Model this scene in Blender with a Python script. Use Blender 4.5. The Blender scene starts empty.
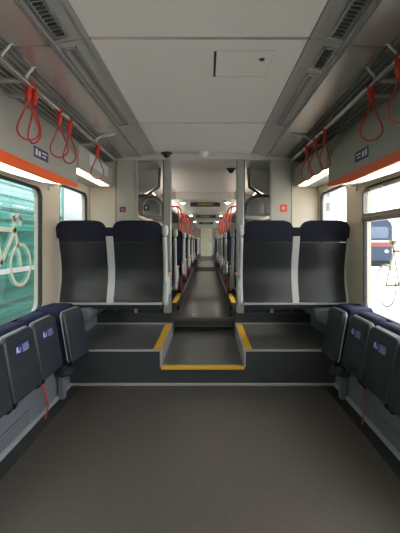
import bpy, bmesh, math, random
from mathutils import Vector, Matrix
random.seed(4)
PI = math.pi
SC = bpy.context.scene
COL = SC.collection
# ------------------------------------------------------------------ materials
def mat(name, col, rough=0.5, metal=0.0, noise=0.0, nscale=30.0, emit=None, estr=0.0, bump=0.0, bscale=200.0, coat=0.0, spec=0.5):
    m = bpy.data.materials.new(name); m.use_nodes = True
    nt = m.node_tree; b = nt.nodes['Principled BSDF']
    b.inputs['Base Color'].default_value = (*col, 1); b.inputs['Roughness'].default_value = rough
    b.inputs['Metallic'].default_value = metal; b.inputs['Coat Weight'].default_value = coat
    b.inputs['Specular IOR Level'].default_value = spec
    tc = nt.nodes.new('ShaderNodeTexCoord')
    nz = nt.nodes.new('ShaderNodeTexNoise'); nz.inputs['Scale'].default_value = nscale; nz.inputs['Detail'].default_value = 4
    nt.links.new(tc.outputs['Object'], nz.inputs['Vector'])
    if noise > 0:
        mx = nt.nodes.new('ShaderNodeMix'); mx.data_type = 'RGBA'
        mx.inputs['A'].default_value = (*[c*(1-noise) for c in col], 1)
        mx.inputs['B'].default_value = (*[min(1, c*(1+noise)) for c in col], 1)
        nt.links.new(nz.outputs['Fac'], mx.inputs['Factor']); nt.links.new(mx.outputs['Result'], b.inputs['Base Color'])
    if bump > 0:
        n2 = nt.nodes.new('ShaderNodeTexNoise'); n2.inputs['Scale'].default_value = bscale
        nt.links.new(tc.outputs['Object'], n2.inputs['Vector'])
        bp = nt.nodes.new('ShaderNodeBump'); bp.inputs['Strength'].default_value = bump; bp.inputs['Distance'].default_value = 0.004
        nt.links.new(n2.outputs['Fac'], bp.inputs['Height']); nt.links.new(bp.outputs['Normal'], b.inputs['Normal'])
    if emit:
        b.inputs['Emission Color'].default_value = (*emit, 1); b.inputs['Emission Strength'].default_value = estr
    return m
def glass_mat(name, tint, refl=0.08):
    m = bpy.data.materials.new(name); m.use_nodes = True
    nt = m.node_tree; nt.nodes.clear()
    o = nt.nodes.new('ShaderNodeOutputMaterial'); t = nt.nodes.new('ShaderNodeBsdfTransparent'); g = nt.nodes.new('ShaderNodeBsdfGlossy')
    t.inputs['Color'].default_value = (*tint, 1); g.inputs['Roughness'].default_value = 0.02
    x = nt.nodes.new('ShaderNodeMixShader'); lw = nt.nodes.new('ShaderNodeLayerWeight'); lw.inputs['Blend'].default_value = 0.15
    ml = nt.nodes.new('ShaderNodeMath'); ml.operation = 'MULTIPLY_ADD'; ml.inputs[1].default_value = 0.35; ml.inputs[2].default_value = refl
    nt.links.new(lw.outputs['Fresnel'], ml.inputs[0]); nt.links.new(ml.outputs[0], x.inputs['Fac'])
    nt.links.new(t.outputs[0], x.inputs[1]); nt.links.new(g.outputs[0], x.inputs[2]); nt.links.new(x.outputs[0], o.inputs['Surface'])
    return m
M = {}
M['floor'] = mat('floor_vinyl', (0.062, 0.056, 0.049), 0.42, noise=0.35, nscale=45, bump=0.15, bscale=350)
M['aisle'] = mat('aisle_vinyl', (0.13, 0.12, 0.105), 0.22, noise=0.2, nscale=5)  # paler than the near floor: the brighter far light is in the colour
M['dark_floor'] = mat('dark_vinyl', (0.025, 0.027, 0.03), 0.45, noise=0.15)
M['step'] = mat('step_vinyl', (0.105, 0.106, 0.104), 0.33, noise=0.12, nscale=20, bump=0.1)
M['riser'] = mat('riser_vinyl', (0.034, 0.039, 0.043), 0.5, noise=0.15, nscale=40)
M['navy_panel'] = mat('navy_panel', (0.018, 0.022, 0.03), 0.5, noise=0.1)
M['nosing'] = mat('aluminium_nosing', (0.42, 0.41, 0.39), 0.4, 0.3)
M['yellow'] = mat('yellow_safety_paint', (0.75, 0.42, 0.02), 0.5, noise=0.1)
M['ceiling'] = mat('ceiling_white', (0.62, 0.60, 0.565), 0.45, noise=0.03, nscale=2)
M['hatch_line'] = mat('hatch_edge_line', (0.50, 0.485, 0.455), 0.5)
M['ceil_edge'] = mat('ceiling_edge_grey', (0.36, 0.355, 0.345), 0.35, 0.3)
M['gloss'] = mat('polished_panel', (0.50, 0.49, 0.47), 0.26, 0.7, noise=0.06, nscale=3)
M['groove'] = mat('ribbed_aluminium', (0.40, 0.39, 0.36), 0.3, 0.7)
M['black'] = mat('black_plastic', (0.012, 0.012, 0.014), 0.5)
M['slot'] = mat('vent_slot', (0.03, 0.03, 0.03), 0.6)
M['rubber'] = mat('black_rubber', (0.015, 0.016, 0.017), 0.6)
M['cream'] = mat('cream_wall', (0.62, 0.55, 0.44), 0.45, noise=0.03, nscale=3)
M['fascia'] = mat('grey_overhead_panel', (0.40, 0.385, 0.34), 0.4, noise=0.03, nscale=4)
M['panel'] = mat('grey_partition_panel', (0.46, 0.43, 0.38), 0.4, noise=0.03, nscale=4)
M['post'] = mat('brushed_post', (0.42, 0.41, 0.38), 0.35, 0.3)
M['orange'] = mat('orange_enamel', (1.0, 0.13, 0.02), 0.35)
M['red'] = mat('red_plastic', (0.62, 0.03, 0.018), 0.35)
M['redpole'] = mat('red_enamel', (0.95, 0.11, 0.05), 0.35)
M['redstrap'] = mat('red_loop_cord', (0.52, 0.05, 0.04), 0.4)
M['steel'] = mat('steel_tube', (0.55, 0.54, 0.51), 0.25, 0.85)
M['bracket'] = mat('grey_bracket', (0.20, 0.19, 0.175), 0.4, 0.5)
M['shell'] = mat('charcoal_shell', (0.018, 0.020, 0.0225), 0.34, noise=0.06, nscale=50)
M['fold'] = mat('charcoal_fold_seat', (0.029, 0.036, 0.046), 0.36, noise=0.08, nscale=40)
M['navy'] = mat('navy_fabric', (0.008, 0.009, 0.025), 0.9, noise=0.5, nscale=120, bump=0.4, bscale=500)
M['blue'] = mat('blue_fabric', (0.006, 0.010, 0.045), 0.9, noise=0.5, nscale=60, bump=0.4, bscale=500)
M['frame'] = mat('light_grey_frame', (0.52, 0.52, 0.51), 0.4, 0.1)
M['heater'] = mat('blue_grey_panel', (0.155, 0.17, 0.195), 0.4, noise=0.06)
M['trimlight'] = mat('light_trim', (0.42, 0.43, 0.45), 0.4, 0.2)
M['tan'] = mat('tan_cap', (0.6, 0.32, 0.16), 0.5)
M['sticker_blue'] = mat('blue_sticker', (0.01, 0.03, 0.28), 0.5)
M['sticker_navy'] = mat('navy_sticker', (0.02, 0.035, 0.11), 0.5)
M['white'] = mat('white_print', (0.78, 0.78, 0.76), 0.5)
M['decal'] = mat('cream_decal', (0.85, 0.84, 0.74), 0.6)
def translucent(m, f):
    nt = m.node_tree; b = nt.nodes['Principled BSDF']; o = nt.nodes['Material Output']
    t = nt.nodes.new('ShaderNodeBsdfTranslucent'); t.inputs['Color'].default_value = (0.8, 0.78, 0.62, 1); x = nt.nodes.new('ShaderNodeMixShader'); x.inputs['Fac'].default_value = f
    nt.links.new(b.outputs[0], x.inputs[1]); nt.links.new(t.outputs[0], x.inputs[2]); nt.links.new(x.outputs[0], o.inputs['Surface'])
translucent(M['decal'], 0.27)
M['placard'] = mat('pale_placard', (0.6, 0.6, 0.58), 0.3)
M['sticker_red'] = mat('red_sticker', (0.75, 0.08, 0.05), 0.5)
M['amber'] = mat('amber_led', (0.3, 0.2, 0.02), 0.5, emit=(1.0, 0.75, 0.15), estr=0.15)
M['lamp'] = mat('lamp_diffuser', (0.9, 0.88, 0.82), 0.4, emit=(1.0, 0.80, 0.56), estr=3.4)
M['spot'] = mat('spot_diffuser', (0.9, 0.88, 0.82), 0.4, emit=(1.0, 0.90, 0.76), estr=42.0)
M['twhite'] = mat('white_stripe_paint', (0.42, 0.44, 0.44), 0.4)
M['twin'] = mat('pale_train_window', (0.30, 0.34, 0.38), 0.2)  # pale sky reflection put into the glass colour
M['fill_far'] = mat('fill_glow_far', (0.9, 0.88, 0.82), 0.4, emit=(1.0, 0.88, 0.74), estr=4.5)
M['glass'] = glass_mat('window_glass', (0.93, 0.95, 0.94), 0.03)
M['screen'] = glass_mat('screen_glass', (0.90, 0.90, 0.88), 0.06)
M['concrete'] = mat('pale_concrete', (0.72, 0.70, 0.66), 0.8, noise=0.1, nscale=1)
M['build'] = mat('white_render', (0.50, 0.50, 0.49), 0.8)
M['bwin'] = mat('grey_window', (0.14, 0.15, 0.17), 0.2)
M['locoblue'] = mat('dark_blue_paint', (0.03, 0.045, 0.085), 0.35)
M['locored'] = mat('dull_red_paint', (0.25, 0.07, 0.06), 0.4)
M['locoglass'] = mat('windscreen', (0.12, 0.16, 0.22), 0.1)
M['doorcream'] = mat('cream_door', (0.86, 0.76, 0.55), 0.4)
M['tgrn'] = mat('ribbed_green', (0.012, 0.34, 0.25), 0.35)
def streak(m, cols):                                   # long horizontal paint streaks along a livery
    nt = m.node_tree; b = nt.nodes['Principled BSDF']
    tc = nt.nodes.new('ShaderNodeTexCoord'); mp = nt.nodes.new('ShaderNodeMapping'); mp.inputs['Scale'].default_value = (1, 0.12, 9)
    nz = nt.nodes.new('ShaderNodeTexNoise'); nz.inputs['Scale'].default_value = 1.6; nz.inputs['Detail'].default_value = 5
    cr = nt.nodes.new('ShaderNodeValToRGB'); e = cr.color_ramp.elements
    e[0].position = 0.36; e[0].color = (*cols[0], 1); e[1].position = 0.66; e[1].color = (*cols[2], 1)
    k = e.new(0.52); k.color = (*cols[1], 1)
    nt.links.new(tc.outputs['Object'], mp.inputs['Vector']); nt.links.new(mp.outputs['Vector'], nz.inputs['Vector'])
    nt.links.new(nz.outputs['Fac'], cr.inputs['Fac']); nt.links.new(cr.outputs['Color'], b.inputs['Base Color'])
streak(M['tgrn'], [(0.001, 0.06, 0.045), (0.001, 0.12, 0.092), (0.02, 0.22, 0.18)])
M['tmint'] = mat('pale_mint_paint', (0.45, 0.62, 0.62), 0.35); streak(M['tmint'], [(0.04, 0.24, 0.21), (0.13, 0.30, 0.30), (0.26, 0.36, 0.39)])
def dotted(m, scale):                                  # a grid of small punched holes
    nt = m.node_tree; b = nt.nodes['Principled BSDF']
    tc = nt.nodes.new('ShaderNodeTexCoord'); v = nt.nodes.new('ShaderNodeTexVoronoi'); v.inputs['Scale'].default_value = scale; v.inputs['Randomness'].default_value = 0
    mp = nt.nodes.new('ShaderNodeMapping'); mp.inputs['Scale'].default_value = (0, 1, 1)
    cr = nt.nodes.new('ShaderNodeValToRGB'); e = cr.color_ramp.elements; e[0].position = 0.20; e[0].color = (0.09, 0.10, 0.115, 1); e[1].position = 0.28; e[1].color = (0.15, 0.165, 0.19, 1)
    nt.links.new(tc.outputs['Object'], mp.inputs['Vector']); nt.links.new(mp.outputs['Vector'], v.inputs['Vector']); nt.links.new(v.outputs['Distance'], cr.inputs['Fac']); nt.links.new(cr.outputs['Color'], b.inputs['Base Color'])
M['dots'] = mat('perforated_panel', (0.2, 0.2, 0.2), 0.45); dotted(M['dots'], 40)
# ------------------------------------------------------------------ mesh helpers
def B(): return bmesh.new()
def add_box(bm, x0, x1, y0, y1, z0, z1):
    x0, x1 = min(x0, x1), max(x0, x1)
    v = [bm.verts.new(p) for p in ((x0,y0,z0),(x1,y0,z0),(x1,y1,z0),(x0,y1,z0),(x0,y0,z1),(x1,y0,z1),(x1,y1,z1),(x0,y1,z1))]
    for f in ((3,2,1,0),(4,5,6,7),(0,1,5,4),(1,2,6,5),(2,3,7,6),(3,0,4,7)): bm.faces.new([v[i] for i in f])
def bx(*a):
    bm = B(); add_box(bm, *a); return bm
def add_loft(bm, rings, caps=True, closed=True):
    vs = [[bm.verts.new(p) for p in r] for r in rings]
    n = len(vs[0])
    for a, b in zip(vs, vs[1:]):
        for i in range(n if closed else n-1):
            j = (i+1) % n; bm.faces.new((a[i], a[j], b[j], b[i]))
    if caps and closed:
        bm.faces.new(vs[0][::-1]); bm.faces.new(vs[-1])
def add_prism_y(bm, poly, y0, y1): add_loft(bm, [[(x, y0, z) for x, z in poly], [(x, y1, z) for x, z in poly]])
def add_prism_x(bm, poly, x0, x1): add_loft(bm, [[(x0, y, z) for y, z in poly], [(x1, y, z) for y, z in poly]])
def add_tube(bm, pts, r, n=8, closed=False, caps=True):
    pts = [Vector(p) for p in pts]; rings = []; up = None; N = len(pts)
    for i, p in enumerate(pts):
        if closed: d = (pts[(i+1) % N] - pts[i-1]).normalized()
        else: d = (pts[min(i+1, N-1)] - pts[max(i-1, 0)]).normalized()
        if up is None: up = Vector((0,0,1)) if abs(d.z) < 0.9 else Vector((1,0,0))
        s = d.cross(up)
        if s.length < 1e-4: s = d.cross(Vector((0,1,0)))
        s.normalize(); up = s.cross(d).normalized()
        rr = r[i] if isinstance(r, (list, tuple)) else r
        rings.append([p + s*math.cos(2*PI*k/n)*rr + up*math.sin(2*PI*k/n)*rr for k in range(n)])
    if closed: rings.append(rings[0])
    add_loft(bm, rings, caps=caps and not closed)
    if closed: bmesh.ops.remove_doubles(bm, verts=bm.verts, dist=1e-6)
def add_lathe(bm, prof, c, n=20, axis='z'):
    def P(r, h, a):
        u, w = r*math.cos(a), r*math.sin(a)
        return {'z': (c[0]+u, c[1]+w, c[2]+h), 'y': (c[0]+u, c[1]+h, c[2]+w), 'x': (c[0]+h, c[1]+u, c[2]+w)}[axis]
    add_loft(bm, [[P(max(r,1e-4), h, 2*PI*k/n) for k in range(n)] for r, h in prof])
def rrect(w0, w1, h0, h1, r, n=5):                     # rounded rectangle outline, counter-clockwise; r = (bl, br, tr, tl) or a number
    if not isinstance(r, (list, tuple)): r = (r,)*4
    out = []
    for (cx, cy, a0, q) in ((w0+r[0], h0+r[0], PI, r[0]), (w1-r[1], h0+r[1], 1.5*PI, r[1]), (w1-r[2], h1-r[2], 0, r[2]), (w0+r[3], h1-r[3], .5*PI, r[3])):
        for k in range(n+1):
            a = a0 + .5*PI*k/n; out.append((cx+q*math.cos(a), cy+q*math.sin(a)))
    return out
def obj(name, bm, m, parent=None, bevel=0.0, angle=35, seg=2, loc=None):
    bmesh.ops.recalc_face_normals(bm, faces=bm.faces)
    lim = math.radians(angle)
    for f in bm.faces: f.smooth = True
    for e in bm.edges:
        e.smooth = not (len(e.link_faces) == 2 and e.calc_face_angle(0) > lim) and len(e.link_faces) == 2
    me = bpy.data.meshes.new(name); bm.to_mesh(me); bm.free()
    me.materials.append(M[m] if isinstance(m, str) else m)
    o = bpy.data.objects.new(name, me); COL.objects.link(o)
    if parent: o.parent = parent
    if loc: o.location = loc
    if bevel > 0:
        md = o.modifiers.new('bevel', 'BEVEL'); md.width = bevel; md.segments = seg; md.limit_method = 'ANGLE'; md.angle_limit = math.radians(40)
    return o
def tag(o, label, cat, group=None):
    o['label'] = label; o['category'] = cat
    if group: o['group'] = group
    return o
def thing(name, label, cat, loc=(0,0,0), rz=0, group=None):
    o = bpy.data.objects.new(name, None); COL.objects.link(o); o.location = loc; o.rotation_euler = (0,0,rz)
    o.empty_display_size = 0.1
    return tag(o, label, cat, group)
def struct(name, bm, m, parent=None, **k):
    o = obj(name, bm, m, parent, **k)
    if parent is None: o['kind'] = 'structure'
    return o
def dup(root, label, loc, rz, group=None):
    r = root.copy(); COL.objects.link(r); r.location = loc; r.rotation_euler = (0,0,rz); r['label'] = label
    if group: r['group'] = group
    for ch in list(root.children):
        c = ch.copy(); COL.objects.link(c); c.parent = r
        for g in list(ch.children):
            d = g.copy(); COL.objects.link(d); d.parent = c
    return r
SIDES = ((-1, 'left', 'right'), (1, 'right', 'left'))
# key distances (metres; the car's centre line is x = 0, the low floor is z = 0)
CZ = 2.25; STEP = 3.34; PART = 4.45; HW = 1.325; PZ = 0.304; MZ = 0.157; FAR = 24.0; POD = 0.42; FZ = 2.19; LZ = 2.05
Y0 = -2.2
# ------------------------------------------------------------------ floor
struct('floor', bx(-1.045, 1.045, Y0, STEP, -0.06, 0), 'floor')
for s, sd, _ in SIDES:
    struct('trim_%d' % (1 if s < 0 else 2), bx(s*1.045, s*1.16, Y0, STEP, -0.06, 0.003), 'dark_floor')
bm = bx(-0.36, 0.36, 4.73, FAR, PZ-0.08, PZ)
struct('floor', bm, 'aisle')
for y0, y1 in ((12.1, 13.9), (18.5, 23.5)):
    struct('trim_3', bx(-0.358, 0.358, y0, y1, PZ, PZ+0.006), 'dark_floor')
for s, sd, ot in SIDES:
    t = thing('raised_platform', 'grey vinyl platform with yellow inner edge under the %s seats facing away' % sd, 'platform', (s*0.75, STEP, 0))
    def L(x0, x1, y0, y1, z0, z1): return bx(s*x0-s*0.75, s*x1-s*0.75, y0-STEP, y1-STEP, z0, z1)
    obj('riser', L(0.36, 1.16, STEP, STEP+0.02, 0, PZ-0.012), 'riser', t)
    obj('tread', L(0.36, 1.32, STEP+0.02, 4.4, 0, PZ-0.001), 'step', t)
    obj('front_nosing', L(0.36, 1.16, STEP-0.012, STEP+0.025, PZ-0.012, PZ+0.002), 'nosing', t, bevel=0.003)
    obj('side_nosing', L(0.355, 0.372, STEP-0.012, 4.4, MZ, PZ+0.002), 'nosing', t, bevel=0.003)
    obj('safety_stripe', L(0.372, 0.432, STEP+0.025, 4.38, PZ-0.001, PZ+0.002), 'yellow', t)
    obj('foot_trim', L(0.36, 1.14, STEP-0.02, STEP, 0, 0.02), 'nosing', t, bevel=0.004)
    obj('back_trim', L(0.36, 1.3, 4.385, 4.4, PZ-0.001, PZ+0.012), 'trimlight', t)
    # podium on which the further rows stand
    p = thing('seat_podium', 'long dark podium with yellow edge under the rows %s of the aisle' % sd, 'platform', (s*0.86, 4.4, 0))
    def K(x0, x1, y0, y1, z0, z1): return bx(s*x0-s*0.86, s*x1-s*0.86, y0-4.4, y1-4.4, z0, z1)
    obj('podium_base', K(0.36, 1.32, 4.73, FAR-0.02, 0, POD), 'navy_panel', p)
    obj('podium_end', K(0.36, 1.32, 4.4, 4.73, 0, POD), 'riser', p)
    obj('safety_stripe', K(0.365, 0.43, 5.15, 6.1, POD, POD+0.004), 'yellow', p)
    obj('floor_vent', K(0.325, 0.36, 5.05, 5.2, 0.335, 0.395), 'black', p)
    obj('edge_trim', K(0.356, 0.366, 6.2, 12, POD-0.02, POD+0.003), 'trimlight', p)
t = thing('entry_step', 'low middle step with a yellow front edge between the two platforms', 'step', (0, STEP, 0))
obj('riser', bx(-0.36, 0.36, 0, 0.02, 0, MZ-0.015), 'riser', t)
obj('tread', bx(-0.358, 0.358, 0.02, 1.39, 0, MZ), 'step', t)
obj('safety_stripe', bx(-0.36, 0.36, -0.012, 0.05, MZ-0.02, MZ+0.003), 'yellow', t, bevel=0.003)
obj('foot_trim', bx(-0.36, 0.36, -0.02, 0, 0, 0.02), 'nosing', t, bevel=0.004)
t = thing('aisle_step', 'dark step riser with metal edges at the start of the long aisle', 'step', (0, 4.73, MZ))
obj('riser', bx(-0.36, 0.36, 0, 0.03, 0, 0.07), 'black', t)
obj('nosing', bx(-0.36, 0.36, -0.02, 0.06, PZ-MZ-0.03, PZ-MZ+0.004), 'bracket', t, bevel=0.003)
obj('kick_strip', bx(-0.36, 0.36, -0.008, 0.02, 0.045, 0.06), 'bracket', t)
# ------------------------------------------------------------------ side walls with rounded window openings
wins = [(-1.5, 0.75, 0.45, 1.70), (1.25, 3.19, 0.67, 1.69), (3.55, 4.40, 0.80, 1.79)]  # first entry is an unseen window, added by the camera to let light in
for y in (4.8, 6.6, 8.4, 10.2): wins.append((y, y+1.5, 0.85, 1.62))
for y in (14.3, 16.1, 17.9, 20.0, 22.2): wins.append((y, y+1.5, 0.85, 1.62))  # last window is added to throw more light on the end door
def wall_bm(s):
    bm = B(); xi, xo = s*HW, s*(HW+0.07); zb, zt = -0.1, 2.3
    def quad(pts, x): bm.faces.new([bm.verts.new((x, y, z)) for y, z in pts])
    prev = Y0
    for (a, b, z0, z1) in wins:
        for x in (xi, xo):
            ca, cb = a-0.02, b+0.02
            quad([(prev, zb), (ca, zb), (ca, zt), (prev, zt)], x)
            quad([(ca, zb), (cb, zb), (cb, z0-0.02), (ca, z0-0.02)], x); quad([(ca, z1+0.02), (cb, z1+0.02), (cb, zt), (ca, zt)], x)
            rr = rrect(a, b, z0, z1, 0.09, 6); n = 7
            out = [(ca, z0-0.02), (cb, z0-0.02), (cb, z1+0.02), (ca, z1+0.02)]
            for q in range(4):
                seg = rr[q*n:(q+1)*n]; o_ = out[q]
                for k in range(n-1): quad([seg[k], seg[k+1], o_], x)
                quad([seg[-1], rr[((q+1)*n) % (4*n)], out[(q+1) % 4], o_], x)
        rr = rrect(a, b, z0, z1, 0.09, 6)
        add_loft(bm, [[(xi, y, z) for y, z in rr], [(xo, y, z) for y, z in rr]], caps=False)
        prev = b+0.02
    for x in (xi, xo): quad([(prev, zb), (FAR, zb), (FAR, zt), (prev, zt)], x)
    bmesh.ops.remove_doubles(bm, verts=bm.verts, dist=1e-5)
    return bm
def ring_bm(x0, x1, a, b, z0, z1, r, w):
    bm = B(); o_ = rrect(a, b, z0, z1, r, 6); i_ = rrect(a+w, b-w, z0+w, z1-w, max(r-w, 0.01), 6)
    seq = [[(x0, y, z) for y, z in o_], [(x1, y, z) for y, z in o_], [(x1, y, z) for y, z in i_], [(x0, y, z) for y, z in i_]]
    add_loft(bm, seq + [seq[0]], caps=False); bmesh.ops.remove_doubles(bm, verts=bm.verts, dist=1e-6)
    return bm
def slab_bm(x0, x1, poly):
    bm = B(); add_prism_x(bm, poly, x0, x1); return bm
def bike_decal(s, par):                                # white bicycle sign on the pane
    x = s*(HW+0.012)
    bm = B()
    def arc(cy, cz, r, a0=0, a1=2*PI, n=32, w=0.018):
        for rr in (1,):
            o_ = [(cy+(r+w/2)*math.cos(a0+(a1-a0)*k/n), cz+(r+w/2)*math.sin(a0+(a1-a0)*k/n)) for k in range(n+1)]
            i_ = [(cy+(r-w/2)*math.cos(a0+(a1-a0)*k/n), cz+(r-w/2)*math.sin(a0+(a1-a0)*k/n)) for k in range(n+1)]
            for k in range(n): add_prism_x(bm, [o_[k], o_[k+1], i_[k+1], i_[k]], x, x+s*0.003)
    def bar(p, q, w=0.026):
        p, q = Vector(p), Vector(q); d = (q-p).normalized()*w*0.3; n = Vector((-d.y, d.x)).normalized()*w/2
        p, q = p-d, q+d
        add_prism_x(bm, [tuple(p+n), tuple(q+n), tuple(q-n), tuple(p-n)], x, x+s*0.003)
    fl = (lambda p: (p[0]+0.06, p[1])) if s < 0 else (lambda p: (5.13-p[0], p[1]-0.15))
    fw, rw = fl((2.79, 1.075)), fl((2.33, 1.075)); r = 0.15
    W_ = 0.032 if s < 0 else 0.017
    arc(*fw, r, w=W_*0.8); arc(*rw, r, w=W_*0.8)
    head, crank, seat, bb = fl((2.70, 1.33)), fl((2.52, 1.10)), fl((2.45, 1.33)), fl((2.69, 1.40))
    for p_, q_ in ((fw, head), (head, bb), (head, seat), (seat, crank), (crank, head), (rw, crank), (rw, seat)): bar(p_, q_, W_)
    bar(seat, fl((2.43, 1.385))); bar(fl((2.38, 1.39)), fl((2.48, 1.39)), 0.03)
    bar(bb, fl((2.68, 1.42)), W_); bar(fl((2.66, 1.43)), fl((2.76, 1.43)), W_); bar(fl((2.76, 1.43)), fl((2.785, 1.41)), W_); bar(fl((2.785, 1.41)), fl((2.775, 1.37)), W_)
    o = obj('bicycle_decal', bm, 'decal', par); o['label'] = 'cream bicycle sign stuck on the window'
n = 0
for s, sd, ot in SIDES:
    struct('wall_' + sd, wall_bm(s), 'cream')
    for i, (a, b, z0, z1) in enumerate(wins):
        n += 1
        w = struct('window_%d' % n, ring_bm(s*(HW+0.004), s*(HW+0.03), a+0.001, b-0.001, z0+0.001, z1-0.001, 0.089, 0.02), 'rubber')
        obj('pane', slab_bm(s*(HW+0.018), s*(HW+0.024), rrect(a+0.015, b-0.015, z0+0.015, z1-0.015, 0.08, 6)), 'glass', w)
        if i == 1:
            bike_decal(s, w)
            if s > 0:
                obj('hopper_frame', ring_bm(s*(HW-0.014), s*(HW+0.017), a+0.024, b-0.03, 1.445, z1-0.022, 0.05, 0.024), 'bracket', w)
                obj('transom', bx(s*(HW-0.02), s*(HW+0.03), a+0.022, b-0.022, 1.405, 1.446), 'bracket', w, bevel=0.006)
                h = obj('hopper_handle', bx(s*(HW-0.032), s*(HW-0.01), 2.78, 2.98, z1-0.055, z1-0.035), 'placard', w, bevel=0.006)
                h['label'] = 'pale handle on the top vent pane'
    for y in (3.31,):
        h = thing('coat_hook', 'small grey coat hook on the %s pillar between windows' % sd, 'hook', (s*HW, y, 1.72))
        obj('plate', bx(0, -s*0.012, -0.02, 0.02, -0.035, 0.035), 'frame', h, bevel=0.004)
        bm = B(); add_tube(bm, [(-s*0.01, 0, 0.01), (-s*0.045, 0, 0.0), (-s*0.05, 0, 0.03)], 0.008); obj('prong', bm, 'frame', h)
struct('wall_back', bx(-HW-0.07, HW+0.07, Y0-0.06, Y0, -0.1, 2.35), 'cream')
bm = B(); add_box(bm, -HW, -0.33, FAR, FAR+0.06, PZ-0.05, 2.2); add_box(bm, 0.33, HW, FAR, FAR+0.06, PZ-0.05, 2.2); add_box(bm, -0.33, 0.33, FAR, FAR+0.06, 2.1, 2.2)
struct('wall_front', bm, 'panel')
d = struct('door_1', bx(-0.328, 0.328, FAR+0.01, FAR+0.05, PZ, 2.098), 'doorcream')
obj('door_handle', bx(0.22, 0.26, FAR-0.01, FAR+0.02, 1.2, 1.4), 'steel', d)
# ------------------------------------------------------------------ ceiling
SE = [-2.2, -0.82, 0.54, 1.90, 3.26, 4.33, 4.42]
bm = B()
for a, b in zip(SE, SE[1:]): add_box(bm, -0.54, 0.54, a+0.013, b-0.013, CZ, CZ+0.03)
ceil = struct('ceiling', bm, 'ceiling')
struct('ceiling', bx(-HW-0.07, HW+0.07, Y0, FAR, CZ+0.035, CZ+0.08), 'black')
for s, sd, ot in SIDES:
    bm = B()
    for a, b in zip(SE, SE[1:]):
        add_prism_y(bm, [(s*0.545, CZ+0.004), (s*0.715, 2.222), (s*0.715, 2.26), (s*0.545, 2.28)], a+0.003, b-0.003)
        add_prism_y(bm, [(s*0.542, CZ-0.006), (s*0.565, CZ-0.008), (s*0.565, 2.27), (s*0.542, 2.27)], a+0.003, b-0.003)
        add_prism_y(bm, [(s*0.705, 2.216), (s*0.727, 2.21), (s*0.727, 2.26), (s*0.705, 2.26)], a+0.003, b-0.003)
    struct('ceiling', bm, 'ceil_edge')
    bm = B()
    for x0 in (0.716, 0.728): add_prism_y(bm, [(s*x0, 2.213), (s*(x0+0.006), 2.208), (s*(x0+0.006), 2.225), (s*x0, 2.225)], Y0, 4.42)
    struct('trim_5', bm, 'steel')
    bm = B()
    for a, b in zip(SE, SE[1:]): add_prism_y(bm, [(s*0.735, 2.217), (s*0.925, 2.203), (s*0.925, 2.25), (s*0.735, 2.25)], a+0.004, b-0.004)
    struct('ceiling', bm, 'gloss')
    bm = B(); pf = []
    for k in range(8):
        x0 = 0.932+k*0.035; z = 2.20-k*0.006
        pf += [(s*x0, z), (s*(x0+0.020), z), (s*(x0+0.022), z+0.014), (s*(x0+0.033), z+0.012)]
    pf += [(s*1.22, 2.26), (s*0.932, 2.26)]
    add_prism_y(bm, pf, Y0, PART); struct('ceiling', bm, 'groove')
    # air vents in the edge strip
    def slot_vent(y0, y1, lab, slots=True):
        v = thing('ceiling_vent', lab, 'vent', (s*0.655, (y0+y1)/2, 2.2315))
        h = (y1-y0)/2; sl = 0.176
        bm = B()
        for x0, x1 in ((-0.030, -0.026), (0.036, 0.041)): add_prism_y(bm, [(s*x0, -x0*sl-0.008), (s*x1, -x1*sl-0.008), (s*x1, -x1*sl+0.004), (s*x0, -x0*sl+0.004)], -h, h)
        for e in (-h, h-0.01): add_prism_y(bm, [(s*-0.030, -0.001), (s*0.041, -0.014), (s*0.041, 0.004), (s*-0.030, 0.012)], e, e+0.01)
        obj('vent_frame', bm, 'steel', v)
        bm = B()
        if slots:
            k = -h+0.022
            while k < h-0.02:
                add_prism_y(bm, [(s*-0.012, -0.003), (s*0.027, -0.0097), (s*0.027, 0.004), (s*-0.012, 0.01)], k, k+0.014); k += 0.03
            obj('slots', bm, 'slot', v)
        else:
            add_prism_y(bm, [(s*-0.008, -0.003), (s*0.010, -0.006), (s*0.010, 0.004), (s*-0.008, 0.008)], -h+0.03, h-0.03)
            obj('slot_line', bm, 'bracket', v)
    slot_vent(0.9, 1.86, 'slotted air vent in the %s ceiling edge, nearest one' % sd)
    if s > 0:
        slot_vent(1.95, 2.2, 'short slotted air vent in the right ceiling edge')
        slot_vent(2.26, 3.24, 'long narrow air outlet in the right ceiling edge', False)
    else: slot_vent(1.95, 3.24, 'long narrow air outlet in the left ceiling edge', False)
struct('trim_4', bx(-HW, HW, 4.42, 4.50, FZ-0.0, CZ+0.03), 'ceiling')
bm = B(); add_box(bm, -0.56, 0.56, 4.5, 7.38, FZ, FZ+0.03); add_box(bm, -0.56, 0.56, 7.38, 7.42, LZ, FZ+0.03); add_box(bm, -0.56, 0.56, 7.42, FAR, LZ, LZ+0.03)
struct('ceiling', bm, 'ceiling')
for s, sd, ot in SIDES:
    bm = B(); add_prism_y(bm, [(s*0.56, FZ), (s*0.80, FZ-0.03), (s*HW, 1.95), (s*HW, 2.25), (s*0.56, 2.25)], 4.5, 7.4)
    add_prism_y(bm, [(s*0.56, LZ), (s*0.80, LZ-0.02), (s*HW, 1.9), (s*HW, 2.25), (s*0.56, 2.25)], 7.4, FAR)
    struct('ceiling', bm, 'ceil_edge')
h = thing('ceiling_hatch', 'square access hatch with a dark slot in the white ceiling', 'hatch', (0.24, 2.18, CZ))
obj('hatch_panel', (lambda b: (add_box(b, -0.155, 0.155, -0.16, -0.157, -0.0015, 0.001), add_box(b, -0.155, 0.155, 0.157, 0.16, -0.0015, 0.001), add_box(b, 0.152, 0.155, -0.16, 0.16, -0.0015, 0.001), b)[-1])(B()), 'hatch_line', h)
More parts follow.
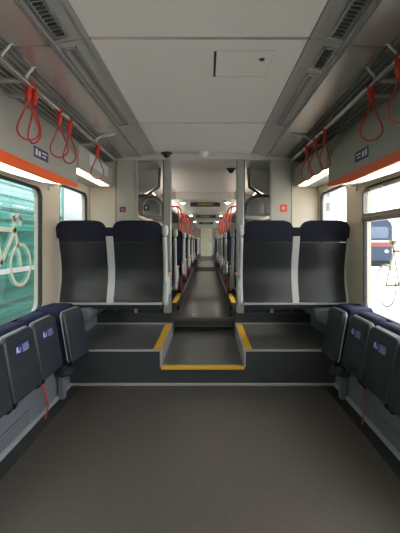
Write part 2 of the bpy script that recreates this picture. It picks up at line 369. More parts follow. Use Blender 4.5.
obj('slot', bx(-0.165, -0.152, -0.15, 0.16, -0.002, 0.003), 'black', h)
bm = B(); add_lathe(bm, [(0.0, -0.006), (0.014, -0.005), (0.016, 0.001)], (0.10, -0.06, 0), 14); obj('lock', bm, 'black', h)
t = thing('smoke_detector', 'white smoke detector dome under the ceiling header', 'smoke detector', (0.0, 4.34, CZ))
bm = B(); add_lathe(bm, [(0.0, -0.052), (0.028, -0.048), (0.042, -0.032), (0.05, -0.02), (0.052, -0.006), (0.06, 0.0)], (0,0,0), 22); obj('dome', bm, 'white', t)
def camera_dome(x, y, z, lab):
    t = thing('security_camera', lab, 'camera', (x, y, z))
    bm = B(); add_lathe(bm, [(0.055, -0.018), (0.062, -0.012), (0.062, 0.0)], (0,0,0), 20); obj('mount', bm, 'black', t)
    bm = B(); add_lathe(bm, [(0.0, -0.06), (0.02, -0.057), (0.035, -0.042), (0.04, -0.018), (0.04, -0.012)], (0,0,0), 20); obj('lens_dome', bm, 'black', t)
camera_dome(-0.42, 4.36, CZ, 'black camera dome on the ceiling above the left grey post')
camera_dome(0.35, 5.0, FZ, 'black camera dome on the ceiling beyond the right grey post')
# ------------------------------------------------------------------ overhead panels, lamps, handrails
def lip(y): return 1.675 if y <= 2.8 else 1.675+0.03*(y-2.8)/0.46
for s, sd, ot in SIDES:
    t = thing('overhead_panel', 'grey overhead panel with orange lower edge above the %s bicycle window' % sd, 'panel', (s*1.065, 1.0, 1.735))
    ox, oy, oz = s*1.065, 1.0, 1.735
    def sh(bm):
        bmesh.ops.translate(bm, verts=bm.verts, vec=(-ox, -oy, -oz)); return bm
    bm = B(); add_prism_y(bm, [(s*1.065, 1.735), (s*1.065, 1.93), (s*1.19, 2.165), (s*(HW-0.004), 2.165), (s*(HW-0.004), 1.735)], Y0, 3.26); obj('cover', sh(bm), 'fascia', t, bevel=0.004)
    bm = B(); add_prism_x(bm, [(Y0, 1.737), (3.262, 1.737), (3.262, 1.705), (2.8, 1.675), (Y0, 1.675)], s*1.058, s*1.078); obj('orange_stripe', sh(bm), 'orange', t)['label'] = 'orange lower edge'
    bm = B(); add_prism_x(bm, [(Y0, 1.735), (3.1, 1.735), (3.1, lip(3.1)+0.006), (2.8, 1.683), (Y0, 1.683)], s*1.078, s*1.215); obj('lamp_housing', sh(bm), 'cream', t)
    def on_face(bm): return bm
    fx = lambda z: 1.065
    def plate(par, y0, y1, z0, z1, m, name, off=0.002, org=None):
        bm = B(); add_loft(bm, [[(s*(fx(z0)-o_), y0, z0), (s*(fx(z0)-o_), y1, z0), (s*(fx(z1)-o_), y1, z1), (s*(fx(z1)-o_), y0, z1)] for o_ in (-0.001, off)])
        return obj(name, sh(bm), m, par)
    yb = 2.56
    k = plate(t, 2.45, 2.67, 1.79, 1.86, 'sticker_navy', 'sticker'); k['label'] = 'navy notice sticker with white symbols'
    bm = B()
    for q, (a, b, c, d_) in enumerate(((-0.09, -0.06, 1.805, 1.845), (-0.045, -0.015, 1.805, 1.84), (0.01, 0.085, 1.832, 1.842), (0.01, 0.07, 1.81, 1.818))):
        add_loft(bm, [[(s*(fx(c)-o_), yb+a, c), (s*(fx(c)-o_), yb+b, c), (s*(fx(d_)-o_), yb+b, d_), (s*(fx(d_)-o_), yb+a, d_)] for o_ in (0.002, 0.0035)])
    obj('symbols', sh(bm), 'white', k)
    l = thing('light_strip', 'long bright lamp strip under the orange edge on the %s' % sd, 'lamp', (s*1.14, 1.0, 1.7), group=None)
    bm = B(); ys = [Y0+0.05, 2.45, 2.8, 3.0]; xo = [1.205, 1.205, 1.16, 1.10]
    add_loft(bm, [[(s*1.082, y, lip(y)+0.003), (s*x, y, lip(y)+0.003), (s*x, y, lip(y)+0.014), (s*1.082, y, lip(y)+0.014)] for y, x in zip(ys, xo)])
    bmesh.ops.translate(bm, verts=bm.verts, vec=(-s*1.14, -1.0, -1.7)); obj('diffuser', bm, 'lamp', l)
    # set-back panel beside the partition
    t2 = thing('overhead_panel', 'short grey overhead panel next to the %s partition, without orange edge' % sd, 'panel', (s*1.05, 3.3, 1.87)); ox, oy, oz = s*1.05, 3.3, 1.87
    zb = 1.87
    bm = B(); add_prism_y(bm, [(s*1.05, zb), (s*1.05, 2.075), (s*1.15, 2.165), (s*(HW-0.004), 2.165), (s*(HW-0.004), zb)], 3.262, PART-0.002); obj('cover', sh(bm), 'fascia', t2, bevel=0.004)
    if s < 0:
        bm = B(); f2 = lambda z: 1.05
        add_loft(bm, [[(s*(f2(z0)-o_), 3.55, z0), (s*(f2(z0)-o_), 4.22, z0), (s*(f2(z1)-o_), 4.22, z1), (s*(f2(z1)-o_), 3.55, z1)] for o_ in (-0.001, 0.003) for z0, z1 in ((1.95, 2.06),)])
        obj('placard', sh(bm), 'placard', t2)['label'] = 'pale paper notice'
    l = thing('light_strip', 'short lamp strip under the panel beside the %s partition' % sd, 'lamp', (s*1.12, 3.8, zb))
    obj('diffuser', bx(s*-0.06, s*0.03, -0.52, 0.5, -0.006, 0), 'lamp', l)
    # handrail under the ceiling
    r = thing('handrail', 'long steel handrail under the %s ceiling, carrying the red straps' % sd, 'handrail', (s*0.965, 2.0, 2.13))
    bm = B(); add_tube(bm, [(0, y, 0) for y in (-3.9, 0, 2.2)] + [(s*0.01, 2.3, 0.0), (s*0.03, 2.36, 0.02)], 0.016, 12); obj('rail', bm, 'steel', r)
    for y in (1.87, 2.12, 3.45, 0.6):
        bm = B()
        if y == 3.45: add_tube(bm, [(-s*0.19, y-2, 0.10), (-s*0.17, y-2, 0.078), (-s*0.11, y-2, 0.068), (-s*0.05, y-2, 0.055), (-s*0.012, y-2, 0.03), (0, y-2, 0.0)], 0.013, 8)
        else: add_tube(bm, [(-s*0.05, y-2, 0.082), (-s*0.035, y-2, 0.06), (-s*0.012, y-2, 0.035), (0, y-2, 0.0)], 0.008, 8); add_lathe(bm, [(0.016, 0.0), (0.015, 0.006)], (-s*0.05, y-2, 0.074), 12)
        obj('hanger', bm, 'frame', r)
    for y in (2.115, 2.33, 3.5, 0.8):
        bm = B(); add_tube(bm, [(0, y-2, 0), (s*0.20, y-2, 0.0)], 0.015, 8); obj('bracket_arm', bm, 'post', r)
# ------------------------------------------------------------------ hanging straps
def make_strap(lab):
    t = thing('hanging_strap', lab, 'strap', (0,0,0), group=None)
    bm = B(); add_tube(bm, [(0.021*math.cos(a), 0, 0.021*math.sin(a)) for a in [2*PI*k/14 for k in range(14)]], 0.006, 8, closed=True)
    obj('clip', bm, 'red', t)
    bm = B(); add_lathe(bm, [(0.007, -0.018), (0.015, -0.028), (0.018, -0.038), (0.018, -0.07), (0.015, -0.08), (0.007, -0.098)], (0,0,0), 14); obj('grip_body', bm, 'red', t)
    cz, R = -0.255, 0.058
    pts = [(-0.006, 0, -0.095), (-0.014, 0, -0.13), (-0.035, 0, -0.185), (-0.052, 0, -0.225)]
    pts += [(R*math.cos(PI+PI*k/12), 0, cz+R*math.sin(PI+PI*k/12)) for k in range(13)]
    pts += [(0.052, 0, -0.225), (0.035, 0, -0.185), (0.014, 0, -0.13), (0.006, 0, -0.095)]
    bm = B(); add_tube(bm, pts, 0.0052, 8); obj('loop', bm, 'redstrap', t)
    return t
proto = make_strap('')
SP = [(-1, 2.16, 35, 'red loop strap on the left rail, front one of the touching pair'), (-1, 2.235, -30, 'red loop strap on the left rail, rear one of the touching pair'),
      (-1, 2.61, 10, 'red loop strap on the left rail just past the touching pair'), (-1, 2.81, -20, 'red loop strap on the left rail, second past the touching pair'), (-1, 3.52, 20, 'red loop strap on the left rail, farthest one, beside the paper notice'),
      (1, 1.86, 10, 'red loop strap on the right rail, nearest, cut by the picture edge'), (1, 2.175, -25, 'red loop strap on the right rail hanging above the navy sticker'),
      (1, 3.03, 30, 'red loop strap on the right rail, nearest of the three far ones'), (1, 3.30, -25, 'red loop strap on the right rail, middle of the three far ones'), (1, 3.58, 15, 'red loop strap on the right rail, farthest, next to the partition')]
for i, (s, y, a, lab) in enumerate(SP):
    if i == 0:
        o = proto; o['label'] = lab; o.location = (s*0.965, y, 2.13); o.rotation_euler = (0,0,math.radians(a))
    else: o = dup(proto, lab, (s*0.965, y, 2.13), math.radians(a))
    o['group'] = 'red straps on the %s rail' % ('left' if s < 0 else 'right')
# ------------------------------------------------------------------ partition screens
for s, sd, ot in SIDES:
    t = thing('partition_screen', 'grey partition with a glass pane behind the %s seats facing away' % sd, 'partition', (s*0.85, PART, POD))
    def W(x0, x1, y0, y1, z0, z1): return bx(s*x0-s*0.85, s*x1-s*0.85, y0-PART, y1-PART, z0-POD, z1-POD)
    p = obj('panel', W(0.79, 1.012, PART, PART+0.04, 0.95, 2.19), 'panel', t)
    obj('outer_panel', W(1.018, HW-0.004, PART+0.004, PART+0.04, 0.95, 2.165), 'cream', t)  # cream instead of panel grey: warm lamp light put into the colour
    obj('seam', W(1.010, 1.020, PART-0.004, PART+0.02, POD, 2.19), 'bracket', t)
    obj('slim_post', W(0.765, 0.80, PART-0.02, PART+0.045, POD, 2.19), 'post', t, bevel=0.006)
    obj('post', W(0.375, 0.462, PART-0.04, PART+0.05, POD, 2.19), 'post', t, bevel=0.012)
    obj('edge_seal', W(0.460, 0.474, PART-0.005, PART+0.03, POD, 2.19), 'rubber', t)
    g = obj('glass_pane', W(0.470, 0.768, PART+0.008, PART+0.018, 0.95, 2.19), 'screen', t)
    obj('lower_panel', W(0.462, HW-0.004, PART-0.002, PART+0.03, POD, 0.95), 'navy_panel', t)
    if s < 0:
        k = obj('sticker', W(0.902, 0.972, PART-0.002, PART+0.001, 1.585, 1.645), 'sticker_navy', p); k['label'] = 'small dark square sticker with pale mark'
        k = obj('sticker_mark', W(0.918, 0.955, PART-0.004, PART-0.001, 1.602, 1.628), 'sticker_red', p)
        k = obj('sticker', W(0.70, 0.762, PART+0.004, PART+0.009, 1.60, 1.665), 'bracket', g); k['label'] = 'dark square notice'
        k = obj('sticker_mark', W(0.715, 0.75, PART+0.002, PART+0.005, 1.615, 1.645), 'sticker_red', g)
        k = obj('sticker', W(0.635, 0.692, PART+0.004, PART+0.009, 1.60, 1.665), 'black', g); k['label'] = 'black notice with a white arrow'
        bm = B(); add_prism_y(bm, [(-0.007, -0.02), (0.007, -0.02), (0.007, 0.005), (0.02, 0.005), (0.0, 0.025), (-0.02, 0.005), (-0.007, 0.005)], 0.001, 0.004)
        obj('arrow_mark', bm, 'white', g, loc=(0.85-0.664, 0.0, 1.632-POD))
    else:
        k = obj('sticker', W(0.878, 0.962, PART-0.002, PART+0.001, 1.585, 1.67), 'sticker_red', p); k['label'] = 'small square red sticker'
        k = obj('sticker_mark', W(0.90, 0.94, PART-0.004, PART-0.001, 1.61, 1.65), 'sticker_red', p)
        bm = B(); add_prism_y(bm, [(-0.004, -0.02), (0.004, -0.02), (0.004, -0.004), (0.02, -0.004), (0.02, 0.004), (0.004, 0.004), (0.004, 0.02), (-0.004, 0.02), (-0.004, 0.004), (-0.02, 0.004), (-0.02, -0.004), (-0.004, -0.004)], -0.0045, -0.0035)
        obj('symbol', bm, 'white', p, loc=(0.07, 0, 1.63-POD))
# ------------------------------------------------------------------ seats
def prof(z):
    P = [(0.36, -0.045), (0.42, -0.035), (0.50, -0.005), (0.58, 0.018), (0.68, 0.022), (0.80, -0.005), (0.94, -0.05), (1.05, -0.085), (1.16, -0.105)]
    for (a, b), (c, d) in zip(P, P[1:]):
        if z <= c: 
            u = (z-a)/(c-a); return b+(d-b)*u
    return P[-1][1]
def smooth_prof(z): return (prof(z-0.03)+prof(z)+prof(z+0.03)+prof(z-0.015)+prof(z+0.015))/5
def sheet(bm, cx, zs, hw, off0, off1, crown=0.0, n=8):
    rings = []
    for z in zs:
        w = hw(z); y = smooth_prof(z)
        f = [(cx + w*(2*i/n-1), y+off0+crown*((2*i/n-1)**2), z) for i in range(n+1)]
        b = [(cx + w*(2*i/n-1), y+off1-(crown*1.2)*((2*i/n-1)**2), z) for i in range(n, -1, -1)]
        rings.append(f+b)
    add_loft(bm, rings)
def lin(a, b, n): return [a+(b-a)*k/n for k in range(n+1)]
def make_seat(aisle, drop, label):                     # faces +y; aisle side is local x = aisle
    t = thing('double_seat', label, 'seat')
    def fin(bm):
        bmesh.ops.translate(bm, verts=bm.verts, vec=(0, 0, -drop)); return bm
    def hwid(z):
        if z > 1.045: u = min(1, (z-1.045)/0.085); return 0.2235-0.085*(1-math.sqrt(max(0, 1-u*u)))
        return 0.2235
    for c in (-0.255, 0.255):
        bm = B(); sheet(bm, c, lin(0.375, 0.935, 24), lambda z: 0.2225 if z > 0.42 else 0.2225-0.02*(0.42-z)/0.045, 0.0, 0.05, 0.012); obj('seat_shell', fin(bm), 'shell', t, angle=50)
        bm = B(); sheet(bm, c, lin(0.936, 1.13, 16), hwid, -0.006, 0.075, 0.022); obj('headrest', fin(bm), 'navy', t, angle=60)
        bm = B(); sheet(bm, c, lin(0.50, 0.93, 12), lambda z: 0.205, 0.052, 0.11, 0.01); obj('back_cushion', fin(bm), 'blue', t, angle=60)
        bm = B(); add_prism_x(bm, [(0.02, 0.40), (0.10, 0.36), (0.46, 0.39), (0.50, 0.43), (0.49, 0.47), (0.44, 0.485), (0.12, 0.455), (0.04, 0.46)], c-0.205, c+0.205); obj('seat_cushion', fin(bm), 'blue', t, bevel=0.02)
    def strip(x0, x1, z0, z1, o0, o1, m, name, bev=0.004):
        bm = B(); add_loft(bm, [[(x0, smooth_prof(z)+o0, z), (x1, smooth_prof(z)+o0, z), (x1, smooth_prof(z)+o1, z), (x0, smooth_prof(z)+o1, z)] for z in lin(z0, z1, 20)])
        return obj(name, fin(bm), m, t, bevel=bev)
    strip(-0.032, 0.032, 0.37, 0.99, 0.004, 0.05, 'frame', 'center_strip')
    strip(-0.033, 0.033, 0.99, 1.07, 0.02, 0.05, 'navy', 'headrest_bridge')
    for sx in (-1, 1):
        x = sx*0.482 if sx == aisle else sx*0.474
        r = 0.018 if sx == aisle else 0.014
        if sx == aisle: strip(sx*0.479, sx*0.516, 0.375, 0.985, -0.004, 0.06, 'frame', 'side_frame', 0.014)
        else:
            bm = B(); add_tube(bm, [(x, smooth_prof(z)+0.01, z) for z in lin(0.385, 0.97, 18)], r, 8); obj('side_frame', fin(bm), 'frame', t)
    x = aisle*0.503
    bm = B(); add_lathe(bm, [(0.016, -0.05), (0.03, -0.03), (0.032, 0.02), (0.022, 0.045), (0.008, 0.05)], (x, smooth_prof(1.02)+0.02, 1.04), 12); obj('grab_knob', fin(bm), 'frame', t)
    bm = B(); add_prism_x(bm, [(-0.012, 0.368), (0.012, 0.364), (0.03, 0.376), (0.015, 0.388), (-0.016, 0.386)], -0.475, 0.475); bmesh.ops.translate(bm, verts=bm.verts, vec=(0, -0.04, 0)); obj('bottom_rail', fin(bm), 'frame', t, bevel=0.004)
    a = B(); add_prism_x(a, rrect(0.0, 0.34, 0.42, 0.60, (0.03, 0.05, 0.05, 0.03)), x-0.014, x+0.014); arm = obj('armrest', fin(a), 'frame', t, bevel=0.008)
    a = B(); add_box(a, x-0.022, x+0.022, 0.06, 0.36, 0.60, 0.63); obj('armrest_cap', fin(a), 'tan', arm, bevel=0.01)
    bm = B(); add_box(bm, -0.45, 0.45, 0.0, 0.44, 0.325, 0.362)
    obj('seat_beam', fin(bm), 'black', t)
    bm = B(); add_prism_x(bm, [(-0.06, 0.36), (0.03, 0.355), (0.10, 0.42), (0.10, 0.56), (0.05, 0.60), (-0.01, 0.55), (-0.04, 0.45)], x-0.012, x+aisle*0.024); obj('side_cheek', fin(bm), 'frame', t, bevel=0.01)
    return t
# front pair on the platform, backs towards us
for s, sd, ot in SIDES:
    q = make_seat(-s, 0.0, 'dark double seat on the %s platform, its back to us' % sd)
    q.location = (s*0.845, 3.53, PZ); q['group'] = 'double seats before the partition'
protos = {1: make_seat(1, POD-PZ, ''), -1: make_seat(-1, POD-PZ, '')}
used = set(); ordn = ['first', 'second', 'third', 'fourth', 'fifth', 'sixth', 'seventh', 'eighth', 'ninth', 'tenth', 'eleventh', 'twelfth']
rows = [(4.63, 0), (6.28, 1), (6.52, 0), (8.05, 1), (8.29, 0), (9.85, 1), (10.09, 0), (11.7, 1), (14.3, 0), (15.9, 1), (16.14, 0), (17.8, 1)]
for i, (y, rev) in enumerate(rows):
    for s, sd, ot in SIDES:
        a = -s if not rev else s
        lab = 'navy double seat %s of the aisle, %s row past the partition, facing %s' % (sd, ordn[i], 'us' if rev else 'away')
        loc = (s*0.845, y, POD); rz = PI if rev else 0
        if a not in used:
            o = protos[a]; o.location = loc; o.rotation_euler = (0,0,rz); o['label'] = lab; used.add(a)
        else: o = dup(protos[a], lab, loc, rz)
        o['group'] = 'double seats past the partition'
# red grab poles at the aisle
def make_pole(s):
    t = thing('grab_pole', '', 'pole')
    bm = B(); add_tube(bm, [(0, 0, 0), (0, 0, 0.9), (-s*0.02, 0, 1.05), (-s*0.02, 0, 1.26), (s*0.012, 0, 1.36), (s*0.05, 0, 1.40), (s*0.22, 0, 1.41)], 0.015, 10); obj('pole', bm, 'redpole', t)
    bm = B(); add_tube(bm, [(0, 0, 1.0), (s*0.01, -0.06, 1.05), (s*0.02, -0.11, 1.14), (s*0.03, -0.11, 1.27), (s*0.05, -0.08, 1.37), (s*0.08, -0.01, 1.41)], 0.011, 8); obj('curved_brace', bm, 'redpole', t)
    bm = B(); add_lathe(bm, [(0.03, 0), (0.028, 0.015), (0.018, 0.02)], (0, 0, 0), 12); obj('foot_flange', bm, 'redpole', t)
    return t
for s, sd, ot in SIDES:
    P0 = make_pole(s)
    for i, y in enumerate((6.40, 8.17, 9.97, 16.02)):
        lab = 'bright red grab pole on the %s of the aisle, %s from the partition' % (sd, ordn[i])
        if i == 0: o = P0; o['label'] = lab; o.location = (s*0.395, y, POD)
        else: o = dup(P0, lab, (s*0.395, y, POD), 0)
        o['group'] = 'red grab poles along the aisle'
# luggage racks, lamps and displays past the partition
for s, sd, ot in SIDES:
    t = thing('luggage_rack', 'metal overhead luggage rack %s of the aisle past the partition' % sd, 'luggage rack', (s*0.95, 5.0, 1.84))
    bm = B(); add_prism_y(bm, [(s*-0.33, 0.0), (s*-0.32, -0.02), (s*0.37, -0.05), (s*0.37, -0.03)], 0.0, 6.9); obj('shelf', bm, 'bracket', t)
    bm = B(); add_tube(bm, [(s*-0.33, 0, 0.0), (s*-0.33, 6.9, 0.0)], 0.015, 8); obj('front_rail', bm, 'frame', t)
    bm = B(); add_prism_y(bm, [(s*-0.36, 0.36), (s*-0.34, 0.12), (s*-0.20, 0.03), (s*0.30, 0.01), (s*0.30, 0.20), (s*-0.1, 0.35)], -0.02, 0.02); e = obj('end_plate', bm, 'white', t, bevel=0.004); e['label'] = 'pale angled end plate'
    bm = B(); add_tube(bm, [(s*-0.38, -0.02, 0.36), (s*-0.365, -0.02, 0.11), (s*-0.20, -0.02, -0.005), (s*0.30, -0.02, -0.02)], 0.02, 8); obj('edge_tube', bm, 'bracket', e)
    k = thing('luggage_shelf', 'pale low shelf with a white hoop behind the %s glass pane' % sd, 'shelf', (s*0.80, 4.9, 1.57))
    bm = B(); add_prism_x(bm, [(0, 0.0), (0, 0.018), (0.7, 0.018), (0.7, 0)], s*-0.28, s*0.42); obj('shelf_board', bm, 'white', k, bevel=0.004)
    bm = B(); add_tube(bm, [(s*-0.24, 0.03, 0.01), (s*-0.24, 0.03, 0.10)] + [(s*(-0.13)-s*0.11*math.cos(PI*j/10), 0.03, 0.12+0.10*math.sin(PI*j/10)) for j in range(11)] + [(s*-0.02, 0.03, 0.10), (s*-0.02, 0.03, 0.01)], 0.012, 8); obj('hoop', bm, 'white', k)
    l = thing('light_strip', 'added fill light strip on the luggage rack %s of the aisle past the partition' % sd, 'lamp', (s*0.72, 8.4, 1.875))  # glow strips added on the racks to brighten the far ceiling
    obj('diffuser', bx(-0.05, 0.05, -3.4, 3.4, -0.012, 0.012), 'fill_far', l); obj('fill_rail', bx(-0.055, 0.055, -3.4, 3.4, -0.045, -0.012), 'ceil_edge', l)
    for i, y in enumerate((7.6, 11.4, 15.0)):
        c = thing('ceiling_light', 'small round lamp on the low ceiling %s of the %s display' % (sd, ('nearest', 'middle', 'farthest')[i]), 'lamp', (s*0.44, y, LZ), group='round lamps above the aisle')
        bm = B(); add_lathe(bm, [(0.05, -0.05), (0.06, -0.04), (0.062, 0.0)], (0,0,0), 16); obj('lamp_housing', bm, 'frame', c)
        bm = B(); add_lathe(bm, [(0.0, -0.066), (0.03, -0.062), (0.047, -0.05)], (0,0,0), 16); obj('diffuser', bm, 'spot', c)
for i, y in enumerate((7.75, 11.5, 16.0)):
    t = thing('information_display', ('nearest', 'middle', 'farthest')[i] + ' dark display bar hanging across the aisle', 'display', (0, y, LZ))
    obj('case', bx(-0.30, 0.30, 0, 0.06, -0.105, -0.02), 'black', t, bevel=0.008)
    bm = B(); x = -0.15
    while x < 0.14:
        w = random.choice((0.012, 0.02, 0.03)); add_box(bm, x, x+w, -0.003, 0.001, -0.075, -0.05); x += w+0.012
    obj('amber_dots', bm, 'amber', t)
    for q in (-0.22, 0.22): obj('bracket', bx(q-0.012, q+0.012, 0.02, 0.045, -0.02, 0), 'bracket', t)
t = thing('gangway_portal', 'dark grey gangway portal framing the far part of the aisle', 'portal', (0, 12.4, PZ))
for s in (-1, 1): obj('jamb', bx(s*0.52, s*HW, 0, 0.12, POD-PZ, 1.86-PZ), 'panel', t)
obj('lintel', bx(-0.52, 0.52, 0, 0.12, LZ-PZ-0.10, LZ-PZ), 'panel', t)
# ------------------------------------------------------------------ heater panels, fold-up seats
for s, sd, ot in SIDES:
    t = thing('heater_panel', 'blue-grey heater panel with light foot rail along the %s wall' % sd, 'heater', (s*1.15, 1.0, 0))
    bm = B(); add_prism_y(bm, [(s*-0.005, 0.02), (s*0.005, 0.245), (s*0.02, 0.262), (s*0.17, 0.262), (s*0.17, 0.0), (s*-0.002, 0.0)], Y0-1, 2.32); obj('cover', bm, 'heater', t)
    bm = B(); add_prism_y(bm, [(s*-0.020, 0.003), (s*-0.022, 0.022), (s*-0.008, 0.030), (s*0.0, 0.03), (s*0.0, 0.003)], Y0-1, 2.32); obj('foot_rail', bm, 'trimlight', t)
    bm = B(); add_prism_y(bm, [(s*-0.0095, 0.045), (s*-0.0055, 0.13), (s*0.002, 0.13), (s*-0.002, 0.045)], 0.4, 1.55); obj('perforated_grille', bm, 'dots', t)
    bm = B(); add_prism_y(bm, [(s*0.06, 0.262), (s*0.06, 0.40), (s*0.17, 0.40), (s*0.17, 0.262)], Y0-1, 2.32); obj('seat_rail', bm, 'black', t)
    k = thing('wall_ledge', 'blue-grey ledge on the platform along the %s wall beside the seat' % sd, 'ledge', (s*1.15, 3.95, PZ))
    bm = B(); add_prism_y(bm, [(s*0.06, 0.12), (s*-0.13, 0.24), (s*-0.15, 0.32), (s*-0.13, 0.34), (s*0.17, 0.34), (s*0.17, 0.0), (s*0.06, 0.0)], -0.5, 0.43); obj('cover', bm, 'heater', k, bevel=0.01)
def make_fold(label, DB=0.125):
    # origin on the floor under the front face; faces +x, y along the wall
    t = thing('folding_seat', label, 'folding seat')
    out = rrect(-0.186, 0.186, 0.29, 0.682, (0.03, 0.03, 0.045, 0.045), 6)
    cy, cz = 0.0, 0.486; TL = 0.18
    def sc(k): return [(cy+(y-cy)*k, cz+(z-cz)*k) for y, z in out]
    def ln(x, y, z): return (x-(z-0.29)*TL, y, z)
    bm = B(); add_loft(bm, [[ln(x, y, z) for y, z in sc(k)] for x, k in ((-0.045, 0.97), (-0.040, 0.995), (-0.03, 1.0), (-0.012, 1.0), (-0.004, 0.985), (0.0, 0.955), (0.002, 0.90), (0.003, 0.6))])
    sh_ = obj('seat_shell', bm, 'fold', t, angle=50)
    bm = B(); add_tube(bm, [ln(-0.032, y, z) for y, z in [(cy+(y-cy)*1.002, cz+(z-cz)*1.002) for y, z in out]], 0.005, 6, closed=True); obj('edge_piping', bm, 'trimlight', sh_)
    bm = B(); add_loft(bm, [[ln(x, cy+(y-cy)*k*0.97, cz+0.025+(z-cz)*k*1.03) for y, z in out] for x, k in ((-DB-0.01, 0.9), (-DB, 0.985), (-0.10, 1.0), (-0.072, 0.99), (-0.056, 0.93))]); obj('backrest', bm, 'blue', t, angle=50)
    for y in (-0.17, 0.17):
        bm = B(); add_lathe(bm, [(0.018, -0.012), (0.03, -0.008), (0.03, 0.008), (0.018, 0.012)], (-0.03, y*0.96, 0.292), 14, 'y'); add_box(bm, -0.12, -0.03, y*0.96-0.008, y*0.96+0.008, 0.272, 0.312); obj('hinge', bm, 'black', t)
    return t
def add_sticker(t):
    shl = [c for c in t.children if c.name.startswith('seat_shell')][0]
    k = obj('sticker', bx(0.0015, 0.0045, -0.09, 0.09, 0.556, 0.608), 'sticker_blue', shl)
    def lean(o):
        for v in o.data.vertices: v.co.x -= (v.co.z-0.29)*0.18
    lean(k); k['label'] = 'blue sticker with white seat symbols'
    bm = B(); add_lathe(bm, [(0.008, 0), (0.008, 0.001)], (0.0045, -0.062, 0.592), 10, 'x')
    def dl(a, b, c, d): add_box(bm, 0.0042, 0.0058, a, b, c, d)
    dl(-0.068, -0.056, 0.568, 0.582); dl(-0.078, -0.073, 0.565, 0.588); dl(-0.052, -0.038, 0.564, 0.570)
    dl(-0.034, -0.029, 0.566, 0.59)
    for q in (0.60, 0.588, 0.576, 0.564): dl(0.0, 0.08-0.012*((q*1000) % 3), q-0.005, q-0.0025)
    lean(obj('print', bm, 'white', shl))
FS = {-1: ['dark fold-up wall seat at the left picture edge, partly cut off', 'dark fold-up wall seat with blue sticker, second from the left picture edge', 'dark fold-up wall seat with blue sticker under the left window pillar, beside the red strap'],
      1: ['dark fold-up wall seat at the right picture edge, mostly cut off', 'dark fold-up wall seat with blue sticker, second from the right picture edge', 'dark fold-up wall seat with blue sticker under the right window pillar']}
base = None
for s, sd, ot in SIDES:
    for i, y in enumerate((2.03, 2.415, 2.80)):
        loc = (s*1.072, y, 0); rz = 0 if s < 0 else PI
        if base is None: base = make_fold(FS[s][i]); o = base; add_sticker(o); o.location = loc; o.rotation_euler = (0,0,rz)
        else: o = dup(base, FS[s][i], loc, rz)
        o['group'] = 'fold-up seats on the %s wall' % sd
    lab = 'angled dark fold-up seat in the corner beside the %s platform' % sd
    o = corner = make_fold(lab, 0.24) if s < 0 else dup(corner, lab, (0,0,0), 0)
    o.scale = (1, 0.84, 1); o.location = (s*(0.995 if s < 0 else 1.025), 3.16, 0.005); o.rotation_euler = (0, 0, -math.radians(8) if s < 0 else PI+math.radians(2))
    o['group'] = 'fold-up seats on the %s wall' % sd
    b = thing('seat_bracket', 'dark rounded bracket under the angled corner seat on the %s' % sd, 'bracket', (s*1.12, 3.12, 0))
    bm = B(); add_lathe(bm, [(0.075, 0.195), (0.085, 0.21), (0.082, 0.24), (0.06, 0.265), (0.02, 0.28), (0.0, 0.282)], (-s*0.02, -0.06, 0), 20); obj('cover', bm, 'black', b)
    obj('stem', bx(-s*0.03, s*0.02, -0.09, -0.03, 0.0, 0.2), 'heater', b, bevel=0.006)
for s, sd, yy, k in ((-1, 'left', 2.62, 2.8), (1, 'right', 2.595, 0.5)):
    t = B(); pts = [(s*1.10, 0.0, 0.33), (s*1.085, 0.0, 0.27), (s*1.088, 0.01, 0.20), (s*1.10, 0.02, 0.13), (s*1.10, 0.025, 0.07), (s*1.085, 0.01, 0.012)]
    rings = []
    for x, y, z in pts: rings.append([(x, yy+y*2*k-0.011, z), (x, yy+y*2*k+0.011, z), (x+s*0.003, yy+y*2*k+0.011, z), (x+s*0.003, yy+y*2*k-0.011, z)])
    add_loft(t, rings); o = obj('strap', t, 'redstrap'); tag(o, 'red webbing strap hanging between the fold-up seats on the %s' % sd, 'strap')
# ------------------------------------------------------------------ outside
TX = -3.3
t = thing('train', 'green train with white stripe standing outside the left windows', 'train', (TX, 8, -1))
def T(x0, x1, y0, y1, z0, z1): return bx(x0, x1, y0-8, y1-8, z0+1, z1+1)
obj('lower_body', T(-2.6, 0, -6, 40, -0.2, 1.75), 'tgrn', t); obj('upper_body', T(-2.6, 0, -6, 40, 1.75, 2.9), 'tmint', t, bevel=0.05)
obj('white_stripe', T(0, 0.012, -6, 40, 0.70, 0.79), 'twhite', t)
bm = B()
for z in (0.2, 0.45, 1.0, 1.2, 1.4, 1.6, 1.8, 2.0, 2.2, 2.4, 2.6): add_box(bm, 0.0, 0.012, -14, 32, z+1, z+1.012)
obj('ribs', bm, 'tgrn', t)
for i, y in enumerate((9.05, 15.0)): obj('window', T(0, 0.03, y-0.15, y+4.3, 1.70, 2.75), 'twin', t)['label'] = 'pale reflecting window'
obj('underframe', T(-2.4, -0.2, -5, 39, -1, -0.2), 'black', t)
g = bx(-12, 40, -30, 120, -1.1, -1.0); struct('floor', g, 'concrete')
t = thing('building', 'bright white building seen through the right window by the partition', 'building', (15.2, 52, -1))
obj('wall', bx(-2.2, 2.6, 0, 8, 0, 13), 'build', t)
for x in (-1.75, -0.45, 0.85):
    for z in (3.2, 6.3, 8.2): obj('window', bx(x, x+0.55, -0.03, 0.02, z, z+1.1), 'bwin', t)
t = thing('locomotive', 'distant dark blue and red train front seen through the right window', 'train', (14.9, 34, -1), -math.radians(23.5))
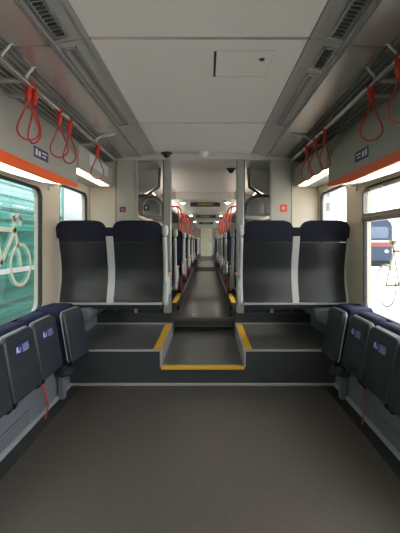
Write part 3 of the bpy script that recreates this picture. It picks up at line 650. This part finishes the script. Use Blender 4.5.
bm = B(); add_prism_y(bm, rrect(-1.35, 1.35, 0.5, 4.2, (0.2, 0.2, 0.7, 0.7)), 0, 16); obj('body', bm, 'locoblue', t, bevel=0.05)
bm = B(); add_prism_y(bm, rrect(-1.05, 1.05, 2.5, 3.5, 0.2), -0.04, 0.02); obj('windscreen', bm, 'locoglass', t)
obj('red_band', bx(-1.36, 1.36, -0.05, 15.9, 1.75, 2.15), 'locored', t); obj('white_band', bx(-1.365, 1.365, -0.06, 15.9, 2.15, 2.3), 'white', t)
for x in (-0.9, 0.9):
    bm = B(); add_lathe(bm, [(0.13, -0.1), (0.15, -0.05), (0.15, 0.05)], (x, 0, 1.35), 14, 'y'); obj('headlamp', bm, 'white', t)
obj('bogie', bx(-1.2, 1.2, 0.3, 15, 0, 0.5), 'black', t)
# ------------------------------------------------------------------ light
w = bpy.data.worlds.new('sky'); SC.world = w; w.use_nodes = True
nt = w.node_tree; bg = nt.nodes['Background']
sky = nt.nodes.new('ShaderNodeTexSky'); sky.sky_type = 'NISHITA'; sky.sun_disc = False
sky.sun_elevation = math.radians(50); sky.sun_rotation = math.radians(70); sky.air_density = 1.0; sky.dust_density = 4.0; sky.ozone_density = 1.0
mx = nt.nodes.new('ShaderNodeMix'); mx.data_type = 'RGBA'; mx.inputs['Factor'].default_value = 0.55; mx.inputs['B'].default_value = (7, 7, 7, 1)
nt.links.new(sky.outputs['Color'], mx.inputs['A']); nt.links.new(mx.outputs['Result'], bg.inputs['Color'])
bg.inputs['Strength'].default_value = 0.95
# ------------------------------------------------------------------ camera
F = 385.0
cd = bpy.data.cameras.new('camera'); cam = bpy.data.objects.new('camera', cd); COL.objects.link(cam)
cam.location = (0.037, 0, 1.25); cam.rotation_euler = (PI/2, 0, 0)
cd.sensor_width = 36; cd.lens = F/533*36; cd.shift_x = -7/533; cd.shift_y = -25.5/533; cd.clip_start = 0.05; cd.clip_end = 500
SC.camera = cam
SC.view_settings.view_transform = 'Standard'; SC.view_settings.look = 'None'; SC.view_settings.gamma = 1; SC.view_settings.use_curve_mapping = False
SC.view_settings.exposure = 0.25
